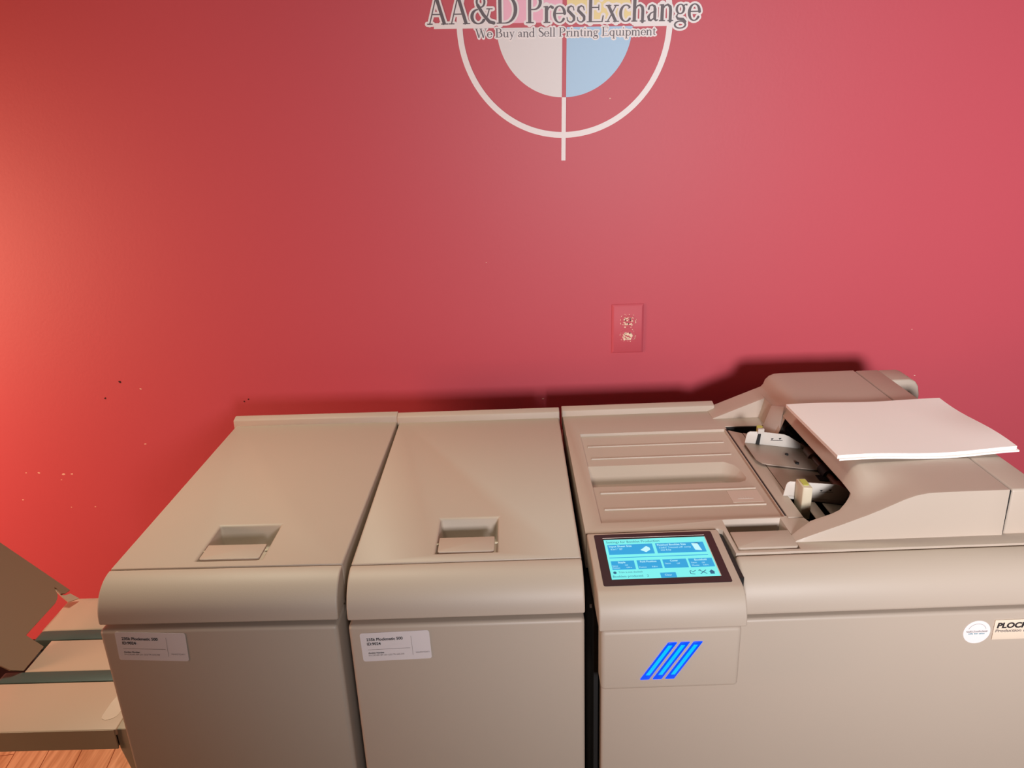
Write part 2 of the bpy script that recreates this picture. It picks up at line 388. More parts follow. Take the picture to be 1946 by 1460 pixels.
# round sticker and name badge on the door
bm = bmesh.new(); n = 40; dc = (0.6182, 0.8975)
for yy, fl_ in ((0.885, 0), (0.8846, 1)):
    pass
A = [bm.verts.new(L(dc[0]+0.0188*math.cos(2*PI*i/n), 0.8849, dc[1]+0.0188*math.sin(2*PI*i/n))) for i in range(n)]
B = [bm.verts.new(L(dc[0]+0.0188*math.cos(2*PI*i/n), 0.8845, dc[1]+0.0188*math.sin(2*PI*i/n))) for i in range(n)]
bm.faces.new(A[::-1]); bm.faces.new(B)
for i in range(n): bm.faces.new((A[i], A[(i+1) % n], B[(i+1) % n], B[i]))
rs = obj('round_sticker', bm, M['white'], door, label='small round white dealer sticker')
rs.parent = t3
bm = bmesh.new()
for i in range(24):   # faint arc
    a0, a1 = math.radians(20+140*i/24), math.radians(20+140*(i+1)/24)
    v = [bm.verts.new(L(dc[0]+r*math.cos(a), 0.8843, dc[1]+0.001+r*math.sin(a))) for r, a in ((0.0125, a0), (0.0125, a1), (0.0129, a1), (0.0129, a0))]; bm.faces.new(v)
box(bm, X(dc[0]-0.014), X(dc[0]+0.014), Y(0.8843), Y(0.8845), dc[1]-0.0002, dc[1]+0.0002)
obj('fine_print', bm, M['greyink'], rs)
place_text('fine_print', 'AA&D PressExchange', 0.003, 0.030, L(dc[0]-0.015, 0.8842, dc[1]+0.0008), (1, 0, 0), (0, 0, 1), M['greyink'], rs)
bm = bmesh.new()
for i in range(14):
    if i in (4, 8): continue
    box(bm, X(dc[0]-0.011+i*0.0016), X(dc[0]-0.0099+i*0.0016), Y(0.8843), Y(0.8845), dc[1]-0.0036, dc[1]-0.0018+0.0003*(i % 3))
obj('faded_print', bm, M['blueink'], rs)
bd = obj('name_badge', lbx(0.6405, 0.7360, 0.8835, 0.8849, 0.8845, 0.9168), mat('cream_badge', (232, 212, 190), 0.4), t3, bevel=0.0004, seg=2, label='cream name badge with black lettering')
place_text('badge_lettering', 'PLOCKMATIC', 0.0120, 0.082, L(0.6440, 0.8832, 0.9040), (1, 0, 0), (0.12, 0, 1), M['ink'], bd, bold=0.0005)
place_text('badge_lettering', 'Production Booklet Maker', 0.0068, 0.088, L(0.6430, 0.8832, 0.8970), (1, 0, 0), (0.12, 0, 1), M['greyink'], bd, bold=0.0001)

# ---- touchscreen housing (thing > control_panel > pieces)
HZ0, HZ1 = 0.997, 1.0035   # height of the housing top at its front and back
def hz(y): return HZ0+(HZ1-HZ0)*(y-0.872)/(1.006-0.872)
fp = [(1.006, 0.955), (1.006, hz(1.006)), (0.8745, hz(0.8745))]
for i in range(1, 13):
    t = PI/2*i/12; fp.append((0.8745-0.030*math.sin(t), HZ0-0.043+0.043*math.cos(t)))
fp += [(0.8445, 0.9515), (0.93, 0.9515)]
cp = obj('control_panel', lpr(fp, 'x', 0.0885, 0.2835), M['plastic'], t3, bevel=0.0055, seg=4, angle=50)
obj('indicator_housing', lbx(0.0915, 0.2785, 0.8475, 0.884, 0.852, 0.949), M['plastic'], cp, bevel=0.006, seg=4)
def slab(name, x0, x1, y0, y1, h0, h1, m, rad=0.0, label=None):
    pts = rrect(x0, x1, y0, y1, rad) if rad else [(x0, y0), (x1, y0), (x1, y1), (x0, y1)]
    bm = bmesh.new(); A = [bm.verts.new(L(p[0], p[1], hz(p[1])+h0)) for p in pts]; B = [bm.verts.new(L(p[0], p[1], hz(p[1])+h1)) for p in pts]
    bm.faces.new(A[::-1]); bm.faces.new(B); k = len(pts)
    for i in range(k): bm.faces.new((A[i], A[(i+1) % k], B[(i+1) % k], B[i]))
    return obj(name, bm, m, cp, label=label)
BX0, BX1, BY0, BY1 = 0.0985, 0.2715, 0.8800, 1.0005
bz = slab('screen_bezel', BX0, BX1, BY0, BY1, -0.002, 0.0006, M['bezel'], 0.003)
SX0, SX1, SY0, SY1 = 0.1112, 0.2587, 0.8932, 0.9865
slab('display', SX0, SX1, SY0, SY1, 0.0, 0.0008, M['lcd'])
# thin bright bezel reveal at the top of the display
slab('screen_edge', SX0-0.001, SX1+0.001, SY1, SY1+0.0035, 0.0, 0.0009, M['black'])
slab('screen_edge', SX0-0.001, SX1+0.001, SY1+0.0035, SY1+0.0045, 0.0, 0.0010, M['sticker'])
slab('screen_edge', SX1, SX1+0.0012, SY0, SY1, 0.0, 0.0009, M['guide'])
def sxy(u, v): return SX0+(SX1-SX0)*u, SY0+(SY1-SY0)*v
tiles = []
def tile(u0, v0, u1, v1, name='screen_tile', m=None, h=0.0012):
    a, b2 = sxy(u0, v0), sxy(u1, v1)
    return slab(name, a[0], b2[0], a[1], b2[1], 0.0008, h, m or M['lcdb'])
tile(0.025, 0.60, 0.465, 0.855); tile(0.495, 0.60, 0.965, 0.855)
tile(0.025, 0.225, 0.245, 0.435); tile(0.27, 0.225, 0.495, 0.435); tile(0.515, 0.225, 0.74, 0.435); tile(0.76, 0.225, 0.985, 0.435)
tile(0.455, 0.0, 0.60, 0.115); tile(0.02, 0.515, 0.965, 0.527)
def stext(body, u, v, w_, size, m, bold=0.0):
    x, y = sxy(u, v); s = (HZ1-HZ0)/(1.006-0.872)
    return place_text('display_lettering', body, size, w_*(SX1-SX0), L(x, y, hz(y)+0.0014), (1, 0, 0), (0, 1, s), m, cp, bold=bold)
stext('Settings for Booklet Production', 0.02, 0.895, 0.525, 0.0075, M['lcdt'])
stext('Input Sheet Size', 0.04, 0.785, 0.22, 0.0062, M['lcdw'], 0.0001)
stext('8.5x11" SEF', 0.05, 0.715, 0.115, 0.0055, M['lcdw'])
stext('Finished Booklet Size', 0.51, 0.785, 0.28, 0.0062, M['lcdw'], 0.0001)
stext('5.5x8.5" Trimmed w/8" mm/tp', 0.52, 0.715, 0.31, 0.0055, M['lcdw'])
stext('size 8.5p', 0.53, 0.655, 0.10, 0.0055, M['lcdw'])
for u, s_, w_ in ((0.09, 'Staple', 0.07), (0.30, 'Fold Position', 0.155), (0.585, 'Cover', 0.075), (0.815, 'Bookfold', 0.115)): stext(s_, u, 0.375, w_, 0.0056, M['lcdw'], 0.0001)
for u in (0.03, 0.53, 0.775): stext('Status:', u, 0.315 if u > 0.03 else 0.295, 0.055, 0.0046, M['lcdw'])
for u in (0.15, 0.64, 0.875): stext('OFF', u, 0.305, 0.03, 0.0042, M['lcdw'])
for u, s_ in ((0.03, 'Position:'), (0.28, 'Position:'), (0.775, 'Mode:')): stext(s_, u, 0.245, 0.07, 0.0046, M['lcdw'])
for u in (0.16, 0.40, 0.88): stext('0.00 in', u, 0.25, 0.05, 0.0042, M['lcdw'])
stext('Trim is not docked', 0.075, 0.135, 0.22, 0.0055, M['lcdt'])
stext('Booklets produced:   2', 0.015, 0.035, 0.33, 0.0062, M['lcdt'])
stext('Clear', 0.495, 0.035, 0.065, 0.0058, M['lcdw'])
def poly(name, pts, m, h=0.0016):
    bm = bmesh.new(); vs = []
    for u, v in pts:
        x, y = sxy(u, v); vs.append(bm.verts.new(L(x, y, hz(y)+h)))
    bm.faces.new(vs); return obj(name, bm, m, cp)
poly('display_icon', [(0.335, 0.69), (0.385, 0.63), (0.43, 0.69), (0.43, 0.74), (0.40, 0.79)], M['lcdw'])
poly('display_icon', [(0.845, 0.82), (0.905, 0.81), (0.925, 0.63), (0.862, 0.645)], M['lcdw'])
poly('display_icon', [(0.905, 0.84), (0.925, 0.82), (0.93, 0.80), (0.905, 0.81), (0.86, 0.825)], M['lcdt'], 0.0013)
poly('display_icon', [(0.040+0.016*math.cos(t*PI/8), 0.145+0.03*math.sin(t*PI/8)) for t in range(16)], M['lcdt'])
def lines(name, segs, wd, m):
    bm = bmesh.new()
    for (u0, v0, u1, v1) in segs:
        a = Vector((*sxy(u0, v0), 0)); b2 = Vector((*sxy(u1, v1), 0)); d = (b2-a).normalized(); nn = Vector((-d.y, d.x, 0))*wd/2
        vs = [bm.verts.new(L(p.x, p.y, hz(p.y)+0.0015)) for p in (a-nn, b2-nn, b2+nn, a+nn)]; bm.faces.new(vs)
    return obj(name, bm, m, cp)
lines('display_icon', [(0.735, 0.13, 0.735, 0.06), (0.735, 0.06, 0.775, 0.05), (0.735, 0.13, 0.75, 0.135), (0.76, 0.10, 0.79, 0.14), (0.76, 0.10, 0.75, 0.12)], 0.001, M['lcdt'])
lines('display_icon', [(0.825, 0.05, 0.885, 0.14), (0.825, 0.14, 0.885, 0.05), (0.815, 0.13, 0.835, 0.15)], 0.0012, M['lcdt'])
poly('display_icon', [(0.905, 0.09), (0.935, 0.14), (0.965, 0.09), (0.955, 0.09), (0.955, 0.04), (0.915, 0.04), (0.915, 0.09)], M['lcdt'])
# three slanted indicator bars
for k in range(3):
    bx0 = 0.1441+k*0.0170
    def bar(x0, ww, y0, y1, m, name, dz0, dz1):
        zb, zt = 0.8695+dz0, 0.9290-dz1; sl = 0.0365/0.0595
        P = [(x0+sl*(zb-0.8695), zb), (x0+ww+sl*(zb-0.8695), zb), (x0+ww+sl*(zt-0.8695), zt), (x0+sl*(zt-0.8695), zt)]
        return obj(name, lpr(P, 'y', y0, y1), m, cp, bevel=0.0012 if ww > .008 else 0.0005, seg=2)
    bar(bx0, 0.0124, 0.8458, 0.8490, M['led'], 'indicator_bar', 0.0, 0.0)
    bar(bx0+0.0026, 0.0054, 0.8452, 0.8462, M['ledc'], 'indicator_core', 0.008, 0.004)

# ---- feeder cover: sculpted shell rising from the deck
front = [(0.386, 1.0005), (0.40, 1.006), (0.42, 1.0135), (0.45, 1.0245), (0.487, 1.0390), (0.505, 1.0470), (0.522, 1.0550), (0.537, 1.0622), (0.552, 1.0678), (0.57, 1.0712), (0.60, 1.072), (0.64, 1.072), (0.6845, 1.072)]
back = [(0.386, 1.0008), (0.396, 1.0048), (0.42, 1.0143), (0.45, 1.0262), (0.487, 1.0407), (0.497, 1.0447), (0.5015, 1.0500), (0.505, 1.0600), (0.512, 1.0672), (0.522, 1.0712), (0.535, 1.072), (0.60, 1.072), (0.64, 1.072), (0.6845, 1.072)]
def ip(tab, x):
    for (a, za), (b2, zb) in zip(tab, tab[1:]):
        if x <= b2: return za+(zb-za)*max(0, (x-a))/(b2-a)
    return tab[-1][1]
XE = 0.4885
xs = sorted(set([round(a, 4) for a, _ in front]+[round(a, 4) for a, _ in back]+[0.4620, 0.4750, 0.4872, XE, 0.4930, 0.4980, 0.5150, 0.5290, 0.585, 0.66]))
def top_mid(x):      # crown between the wings: slanting lip over the paper throat, then flat top
    return ip([(XE, 1.0440), (0.5010, 1.0630), (0.5070, 1.0690), (0.515, 1.0715), (0.525, 1.072), (0.70, 1.072)], x)
YF, YK = 0.969, 1.489
def yfi(x):   # inner edge of the front wing
    return ip([(0.386, 0.985), (0.41, 0.998), (0.428, 1.006), (0.445, 1.0025), (0.458, 1.0015), (0.470, 1.0100), (XE, 1.0305), (0.70, 1.0305)], x)
def ybi(x): return ip([(0.386, 1.432), (0.4872, 1.432), (XE, 1.335), (0.70, 1.335)], x)
def sm(t): t = max(0, min(1, t)); return t*t*(3-2*t)
def zt(x, y):
    zf = ip(front, x); zb = ip(back, x)
    if y <= 1.0: return zf
    if x < XE: return zf if y < 1.2 else zb
    tm = top_mid(x); y0, y1 = yfi(x), 1.335
    if y < y0+0.045: return zf+(tm-zf)*sm((y-1.0)/(y0+0.045-1.0))
    if y < y1: return tm
    return tm+(zb-tm)*sm((y-y1)/0.07)
bm = bmesh.new()
vf = [0, 0.06, 0.2, 0.4, 0.6, 0.8, 1.0]; vm = [0.03, 0.07, 0.11, 0.15, 0.2, 0.3, 0.45, 0.6, 0.75, 0.85, 0.92, 0.97]; vb = [0, 0.2, 0.4, 0.6, 0.8, 0.94, 1.0]
cols = []
for x in xs:
    col = []
    for v in vf: col.append((x, YF+v*(yfi(x)-YF)))
    for v in vm: col.append((x, yfi(x)+v*(ybi(x)-yfi(x))))
    for v in vb: col.append((x, ybi(x)+v*(YK-ybi(x))))
    cols.append([bm.verts.new(L(a, b2, zt(a, b2))) for a, b2 in col])
nf, nm = len(vf), len(vm)
keep = []
for i in range(len(xs)-1):
    for j in range(len(cols[0])-1):
        if xs[i] < XE-1e-6 and nf-1 <= j < nf+nm: continue
        keep.append(bm.faces.new((cols[i][j], cols[i+1][j], cols[i+1][j+1], cols[i][j+1])))
bmesh.ops.delete(bm, geom=[v for v in bm.verts if not v.link_faces], context='VERTS')
# skirts: drop every open edge; outer sides down to the deck, throat lip only a little
bnd = [e for e in bm.edges if len(e.link_faces) == 1]
r = bmesh.ops.extrude_edge_only(bm, edges=bnd)
for v in [g for g in r['geom'] if isinstance(g, bmesh.types.BMVert)]:
    wx, wy = v.co.x+OX, v.co.y+OY
    if abs(wx-XE) < 1e-4 and yfi(wx)+0.004 < wy < 1.334: v.co.z -= 0.004; v.co.x += 0.003
    elif wx < 0.489 and 1.334 < wy < 1.433 and wx > 0.4865: v.co.z = 0.968; v.co.x -= 0.0165
    elif wx > 0.459 and wx < 0.489 and 1.0 < wy < 1.034: v.co.z = 0.985; v.co.x -= 0.008*(wx-0.459)/0.03
    else:
        v.co.z = 0.9985
        if abs(wy-YF) < 1e-4: v.co.y -= 0.002
fc = obj('feeder_cover', bm, M['plastic'], t3)
bake_bevel(fc, 0.0045, 4, 42)
shade(fc, 60)
# end cap after the seam
ep = rrect(0.6875, XR, YF+0.0005, YK, 0.004)
cap = obj('feeder_end_cap', lpr([(0.6875, 0.9985), (0.6875, 1.072), (XR-0.008, 1.072), (XR-0.003, 1.070), (XR, 1.064), (XR, 0.9985)], 'y', YF, YK), M['plastic'], t3)
bake_bevel(cap, 0.004, 4, 30); shade(cap, 60)
obj('grip', lpr([(XR-0.006, 1.0), (XR-0.006, 1.0715), (XR+0.030, 1.0715), (XR+0.042, 1.067), (XR+0.049, 1.056), (XR+0.053, 1.038), (XR+0.053, 1.0)], 'y', 1.4255, YK), M['plastic'], t3, bevel=0.004, seg=4, label='rounded grip sticking out at the back corner')
obj('cap_seam', lbx(0.6850, 0.6873, YF+0.001, YK-0.002, 0.9985, 1.0700), M['black'], t3)

# throat interior
ti = obj('throat_interior', lbx(0.4000, 0.558, 1.0080, 1.3915, 0.9452, 0.950), M['dark'], t3)
obj('throat_wall', lbx(0.556, 0.560, 1.029, 1.406, 0.950, 1.04), M['dark'], t3)
obj('throat_wall', lbx(0.4000, 0.470, 1.3895, 1.3918, 0.950, 0.9985), M['dark'], t3)
obj('throat_wall', lbx(0.4340, 0.555, 1.0071, 1.0081, 0.950, 0.9985), M['dark'], t3)
# sloping tray sheets
def sheet(name, pts, th, m, bev=0.0006, label=None):
    """pts: plan outline; height falls towards the throat"""
    def hh(x): return 1.0015-0.16*(x-0.43)
    bm = bmesh.new(); A = [bm.verts.new(L(x, y, hh(x)-th+dz)) for x, y, dz in pts]; B = [bm.verts.new(L(x, y, hh(x)+dz)) for x, y, dz in pts]
    bm.faces.new(A[::-1]); bm.faces.new(B); k = len(pts)
    for i in range(k): bm.faces.new((A[i], A[(i+1) % k], B[(i+1) % k], B[i]))
    return obj(name, bm, m, t3, bevel=bev, seg=2, label=label)
sheet('tray_sheet', [(0.4240, 1.105, -.001), (0.545, 1.105, -.001), (0.545, 1.340, -.001), (0.4240, 1.355, -.001)], 0.002, M['steel'])
sheet('tray_sheet', [(0.4460, 1.016, -.006), (0.4660, 1.016, -.006), (0.4660, 1.100, -.006), (0.4460, 1.100, -.006)], 0.002, M['steel'])
sheet('tray_sheet', [(0.478, 1.020, -.006), (0.510, 1.020, -.006), (0.510, 1.100, -.006), (0.478, 1.100, -.006)], 0.002, M['steel'])
sheet('guide_base', [(0.409, 1.226, .0028), (0.416, 1.214, .0028), (0.425, 1.210, .0028), (0.535, 1.210, .0028), (0.535, 1.298, .0028), (0.409, 1.298, .0028)], 0.002, M['steel'], label='brown metal foot plate with two dark screws')
for x, y in ((0.476, 1.262), (0.482, 1.226)):
    bm = bmesh.new(); cyl(bm, L(x, y, 0.9930), L(x, y, 0.9990), 0.0032, 14)
    obj('guide_screw', bm, M['black'], t3)
def plate(name, y, pts, m, th=0.0018, label=None): return obj(name, lpr(pts, 'y', y, y+th), m, t3, bevel=0.0005, seg=2, label=label)
# rear guide
g = plate('paper_guide', 1.2985, [(0.4095, 0.9985), (0.4125, 1.0200), (0.4145, 1.0262), (0.4190, 1.0290), (0.440, 1.0275), (0.482, 1.0205), (0.492, 1.0160), (0.530, 0.990), (0.534, 0.979)], M['guide'], label='pale rear paper guide with printed width mark')
def mark(y, x, z, sc_=1.0, par=None):
    bm = bmesh.new(); q = Y(y)
    def pl(P): bm.faces.new([bm.verts.new((X(a), q, c)) for a, c in P])
    pl([(x, z), (x+.022*sc_, z-.001), (x+.022*sc_, z-.0002), (x, z+.0008)])
    for k in (0.002, 0.0165): pl([(x+k*sc_, z+.0010-.00004*k), (x+(k+.0035)*sc_, z+.0042), (x+(k-.0018)*sc_, z+.0042)])
    return obj('width_mark', bm, M['ink'], par)
mark(1.2981, 0.458, 1.0095, 1.0, g)
obj('guide_slot', lpr([(0.4290, 0.9965), (0.4345, 1.0285), (0.4390, 1.0285), (0.4365, 0.9965)], 'y', 1.2960, 1.2984), M['black'], g)
obj('guide_cap', lbx(0.4325, 0.4435, 1.2945, 1.3000, 1.0255, 1.0345), M['guide'], g)
bm = bmesh.new(); cyl(bm, L(0.4390, 1.308, 1.000), L(0.4390, 1.308, 1.0345), 0.0055, 16)
obj('guide_tab', bm, M['knob'], g)
# front guide with post
g2 = plate('paper_guide', 1.105, [(0.4150, 0.9965), (0.4190, 1.0190), (0.4210, 1.0235), (0.4250, 1.0255), (0.500, 1.0170), (0.518, 1.0080), (0.530, 0.990), (0.520, 0.979), (0.460, 0.9890)], M['guide'], label='pale front paper guide with upright post')
mark(1.1046, 0.474, 1.0045, 1.0, g2)
obj('guide_post', lpr([(0.4335, 1.073), (0.4480, 1.0705), (0.4480, 1.1045), (0.4335, 1.1045)], 'z', 0.975, 1.0310), M['guidepost'], g2, bevel=0.0015, seg=2)
obj('guide_tab', lpr(rrect(0.4365, 0.4460, 1.080, 1.100, 0.003), 'z', 1.0309, 1.0320), M['knob'], g2)
# grey deflector plate on the inner side of the rear wing
obj('deflector', lhex([(0.4655, 1.386, 0.980), (0.4800, 1.331, 0.980), (0.4812, 1.332, 0.980), (0.4670, 1.387, 0.980),
                       (0.4850, 1.386, 1.0425), (0.4895, 1.331, 1.062), (0.4907, 1.332, 1.062), (0.4866, 1.387, 1.0425)]), M['guide'], t3, bevel=0.0006, seg=2)
# rollers behind the throat lip
for k, y in enumerate((1.075, 1.135, 1.20, 1.27, 1.33)):
    bm = bmesh.new(); cyl(bm, L(0.524, y-0.014, 0.990), L(0.524, y+0.014, 0.990), 0.0115, 24)
    obj('feed_roller', bm, M['amber'] if k % 2 else M['dark'], t3, smooth=True)
bm = bmesh.new(); cyl(bm, L(0.524, 1.035, 0.990), L(0.524, 1.40, 0.990), 0.006, 16); box(bm, X(0.530), X(0.546), Y(1.035), Y(1.40), 1.004, 1.020)
obj('roller_shaft', bm, M['amber'], t3)
obj('feed_slot', lbx(0.502, 0.526, 1.172, 1.192, 0.9885, 0.9905), M['black'], t3)

# ------------------------------------------------------------------ paper stack lying on the feeder cover
ps_o = empty('paper_stack', (0.6150, 1.192, 1.0725), 0.032, 'stack of white letter paper lying on the feeder cover', 'paper')
def wavy(name, dx, dy, z0, z1, wv, rz=0.0):
    nx, ny = 28, 10; lx, ly = 0.2794, 0.2159; bm = bmesh.new(); g0, g1 = [], []
    for i in range(nx+1):
        r0, r1 = [], []
        for j in range(ny+1):
            u, v = i/nx, j/ny; x = (u-0.5)*lx; y = (v-0.5)*ly
            wz = wv*(0.0022*math.sin(u*7.2+0.6)*(1-0.35*v)+0.0030*max(0, u-0.72)/0.28*math.sin(v*5.5+0.4)) + 0.0022*wv
            xx = x*math.cos(rz)-y*math.sin(rz)+dx; yy = x*math.sin(rz)+y*math.cos(rz)+dy
            r0.append(bm.verts.new((xx, yy, z0+wz))); r1.append(bm.verts.new((xx, yy, z1+wz)))
        g0.append(r0); g1.append(r1)
    for i in range(nx):
        for j in range(ny):
            bm.faces.new((g0[i][j], g0[i][j+1], g0[i+1][j+1], g0[i+1][j])); bm.faces.new((g1[i][j], g1[i+1][j], g1[i+1][j+1], g1[i][j+1]))
    for i in range(nx):
        bm.faces.new((g0[i][0], g0[i+1][0], g1[i+1][0], g1[i][0])); bm.faces.new((g0[i+1][ny], g0[i][ny], g1[i][ny], g1[i+1][ny]))
    for j in range(ny):
        bm.faces.new((g0[0][j+1], g0[0][j], g1[0][j], g1[0][j+1])); bm.faces.new((g0[nx][j], g0[nx][j+1], g1[nx][j+1], g1[nx][j]))
    o = obj(name, bm, M['paper'], ps_o); shade(o, 50); return o
wavy('lower_sheets', 0.003, -0.003, 0.0003, 0.0028, 1.0)
wavy('upper_sheets', 0, 0, 0.0030, 0.0085, 1.0, 0.004)

# ------------------------------------------------------------------ output conveyor left of the row
tc_ = empty('output_conveyor', (-0.76, 1.10, 0), 0.0, 'low tan conveyor tray with dark green belts left of the row', 'conveyor')
def cx(x): return x+0.76
def cy(y): return y-1.10
def cbx(x0, x1, y0, y1, z0, z1): return bx(cx(x0), cx(x1), cy(y0), cy(y1), z0, z1)
DZ = 0.73
for y0, y1, x0 in ((0.929, 1.0365, -0.95), (1.0645, 1.1465, -0.863), (1.1745, 1.276, -0.9000)):
    obj('deck_panel', cbx(x0, -0.640, y0, y1, DZ-0.012, DZ), M['tan'], tc_, bevel=0.002 if y1 < 1.2 else 0.006, seg=3)
for y0, y1 in ((1.0375, 1.0635), (1.1475, 1.1735)):
    pts = [(y0, DZ-0.016), (y0, DZ-0.003), (y0+0.003, DZ+0.0015), (y1-0.003, DZ+0.0015), (y1, DZ-0.003), (y1, DZ-0.016)]
    bm = bmesh.new()
    # belt wraps a roller at its left end
    th, xs_, zc, rr = 0.0, -0.890, DZ-0.010, 0.0105
    prof = [(-0.640, zc+rr)]+[(xs_-rr*math.sin(PI*i/10), zc+rr*math.cos(PI*i/10)) for i in range(11)]+[(-0.640, zc-rr)]
    obj('conveyor_belt', prism([(cx(a), c) for a, c in prof], 'y', cy(y0), cy(y1)), M['belt'], tc_, bevel=0.001, seg=2, label='dark green rubber belt')
obj('front_skirt', prism([(cx(-0.95), DZ-0.001), (cx(-0.6435), DZ-0.001), (cx(-0.6435), DZ-0.0375), (cx(-0.95), DZ-0.0375)], 'y', cy(0.9285), cy(0.9315)), M['tandark'], tc_)
obj('under_tray', cbx(-1.02, -0.645, 0.932, 1.180, DZ-0.037, DZ-0.022), M['dark'], tc_)
obj('side_bracket', prism([(cy(0.932), DZ-0.002), (cy(1.272), DZ-0.002), (cy(1.272), 0.50), (cy(0.975), 0.50), (cy(0.932), 0.690)], 'x', cx(-0.6430), cx(-0.612)), M['tandark'], tc_, bevel=0.002)
bm = bmesh.new()
# left leg frame stands out of frame, right leg behind cabinet: both reach the floor
obj('leg', cbx(-0.640, -0.615, 1.10, 1.14, 0.0, 0.55), M['tandark'], tc_)
obj('leg', cbx(-0.948, -0.925, 0.94, 0.97, 0.0, DZ-0.012), M['tandark'], tc_)
# strip of clear tape
tp = [(-0.6755, 0.9600), (-0.6733, 0.9519), (-0.6658, 0.9484), (-0.6570, 0.9510), (-0.6517, 0.9567), (-0.6500, 0.9700), (-0.6500, 1.0200), (-0.6680, 1.0330), (-0.6750, 0.9868)]
bm = bmesh.new(); A = [bm.verts.new((cx(x), cy(y), DZ+0.0001)) for x, y in tp]; B = [bm.verts.new((cx(x), cy(y), DZ+0.0006)) for x, y in tp]
bm.faces.new(A[::-1]); bm.faces.new(B); k = len(tp)
for i in range(k): bm.faces.new((A[i], A[(i+1) % k], B[(i+1) % k], B[i]))
obj('tape_strip', bm, M['tape'], tc_, label='strip of clear tape')
# hinged stop plate rising to the left
PK = 0.77
def pp(x, y, n=0.0):
    q = Vector((PK, 0, 1)).normalized()*n
    return Vector((cx(x), cy(y), DZ+PK*(-0.8655-x)))+q
outl = [(-0.8921, 1.2684), (-0.8941, 1.2560), (-0.8985, 1.2500), (-0.9090, 1.2565), (-0.9122, 1.2557), (-0.9010, 1.2440), (-0.8975, 1.2357), (-0.8952, 1.2250), (-0.8951, 1.1303), (-0.8662, 1.1264), (-0.8655, 1.0651), (-0.8790, 1.0545), (-1.06, 1.0460), (-1.06, 1.2980)]
bm = bmesh.new(); A = [bm.verts.new(pp(x, y, 0.0005)) for x, y in outl]; B = [bm.verts.new(pp(x, y, 0.003)) for x, y in outl]
bm.faces.new(A); bm.faces.new(B[::-1]); k = len(outl)
for i in range(k): bm.faces.new((A[i], A[(i+1) % k], B[(i+1) % k], B[i]))
obj('stop_plate', bm, mat('brown_stop_plate', (134, 112, 90), 0.5), tc_, label='brown hinged metal stop plate tilted up to the left')
cl = [(-0.9122, 1.2557), (-0.9093, 1.2605), (-0.8980, 1.2520), (-0.8925, 1.2540), (-0.8886, 1.2640), (-0.8740, 1.2640), (-0.8820, 1.2440), (-0.8927, 1.2474)]
bm = bmesh.new(); A = [bm.verts.new(pp(x, y, -0.0022)) for x, y in cl]; B = [bm.verts.new(pp(x, y, 0.0002)) for x, y in cl]
bm.faces.new(A); bm.faces.new(B[::-1]); k = len(cl)
for i in range(k): bm.faces.new((A[i], A[(i+1) % k], B[(i+1) % k], B[i]))
obj('hinge_clip', bm, M['tan'], tc_)

# ------------------------------------------------------------------ wall outlet
ot = empty('wall_outlet', (0.2487, 1.75, 1.1042), 0, 'red painted wall outlet with flaking paint above the machines', 'outlet')
def oprof(hw, hh, y): return [(-hw, y, -hh), (hw, y, -hh), (hw, y, hh), (-hw, y, hh)]
bm = hexa(oprof(0.0372, 0.0590, 0.0)+oprof(0.0372, 0.0590, -0.003)); obj('plate_rim', bm, M['redpaint'], ot, bevel=0.0008)
bm = hexa(oprof(0.0372, 0.0590, -0.0028)+oprof(0.0325, 0.0540, -0.0062)); obj('cover_plate', bm, M['redpaint'], ot, bevel=0.0008)
for sz in (0.0195, -0.0155):
    pts = []
    for i in range(40):
        t = 2*PI*i/40; z = max(-0.0135, min(0.0135, 0.0172*math.sin(t))); pts.append((0.0172*math.cos(t), sz+z))
    rc = obj('receptacle', prism(pts, 'y', -0.0060, -0.0074), M['redpaint'], ot, label='red painted socket with flaked ivory patches')
    bm = bmesh.new()
    for x in (-0.0060, 0.0055): box(bm, x-0.0011, x+0.0011, -0.0078, -0.0073, sz+0.0005, sz+0.0075)
    cyl(bm, (0, -0.0073, sz-0.0065), (0, -0.0078, sz-0.0065), 0.0024, 12)
    obj('socket_slots', bm, M['black'], rc)
    bm = bmesh.new()
    rr = random.Random(int(sz*10000))
    for i in range(64):
        a = rr.uniform(0, 2*PI); q = rr.choice((0.0165, 0.018, 0.0195, 0.010, 0.012))*rr.uniform(0.85, 1.1)
        if abs(math.cos(a)) < 0.35 and rr.random() < 0.6: continue
        x, z = q*math.cos(a), sz+0.82*q*math.sin(a)
        on = q < 0.0155
        vs = []; rx, rz_ = rr.uniform(0.0006, 0.0026), rr.uniform(0.0004, 0.0013); th = a+PI/2
        for kk in range(6):
            t = 2*PI*kk/6; jx = rx*math.cos(t)*rr.uniform(.6, 1.2); jz = rz_*math.sin(t)*rr.uniform(.6, 1.2)
            vs.append(bm.verts.new((x+jx*math.cos(th)-jz*math.sin(th), (-0.0076 if on else -0.0066)-0.00001*i, z+jx*math.sin(th)+jz*math.cos(th))))
        bm.faces.new(vs)
    for i in range(14 if sz > 0 else 30):
        x, z = rr.uniform(-0.009, 0.010), sz+rr.uniform(-0.010, 0.006); rx = rr.uniform(.0012, .0034)
        bm.faces.new([bm.verts.new((x+rx*math.cos(t)*rr.uniform(.6, 1.2), -0.0084-0.00001*i, z+.6*rx*math.sin(t)*rr.uniform(.6, 1.2))) for t in [PI*kk/3.5 for kk in range(7)]])
    obj('flaked_paint', bm, M['outlet'], rc)
bm = bmesh.new(); cyl(bm, (0, -0.006, 0.002), (0, -0.0072, 0.002), 0.0028, 14); obj('screw', bm, M['redpaint'], ot)

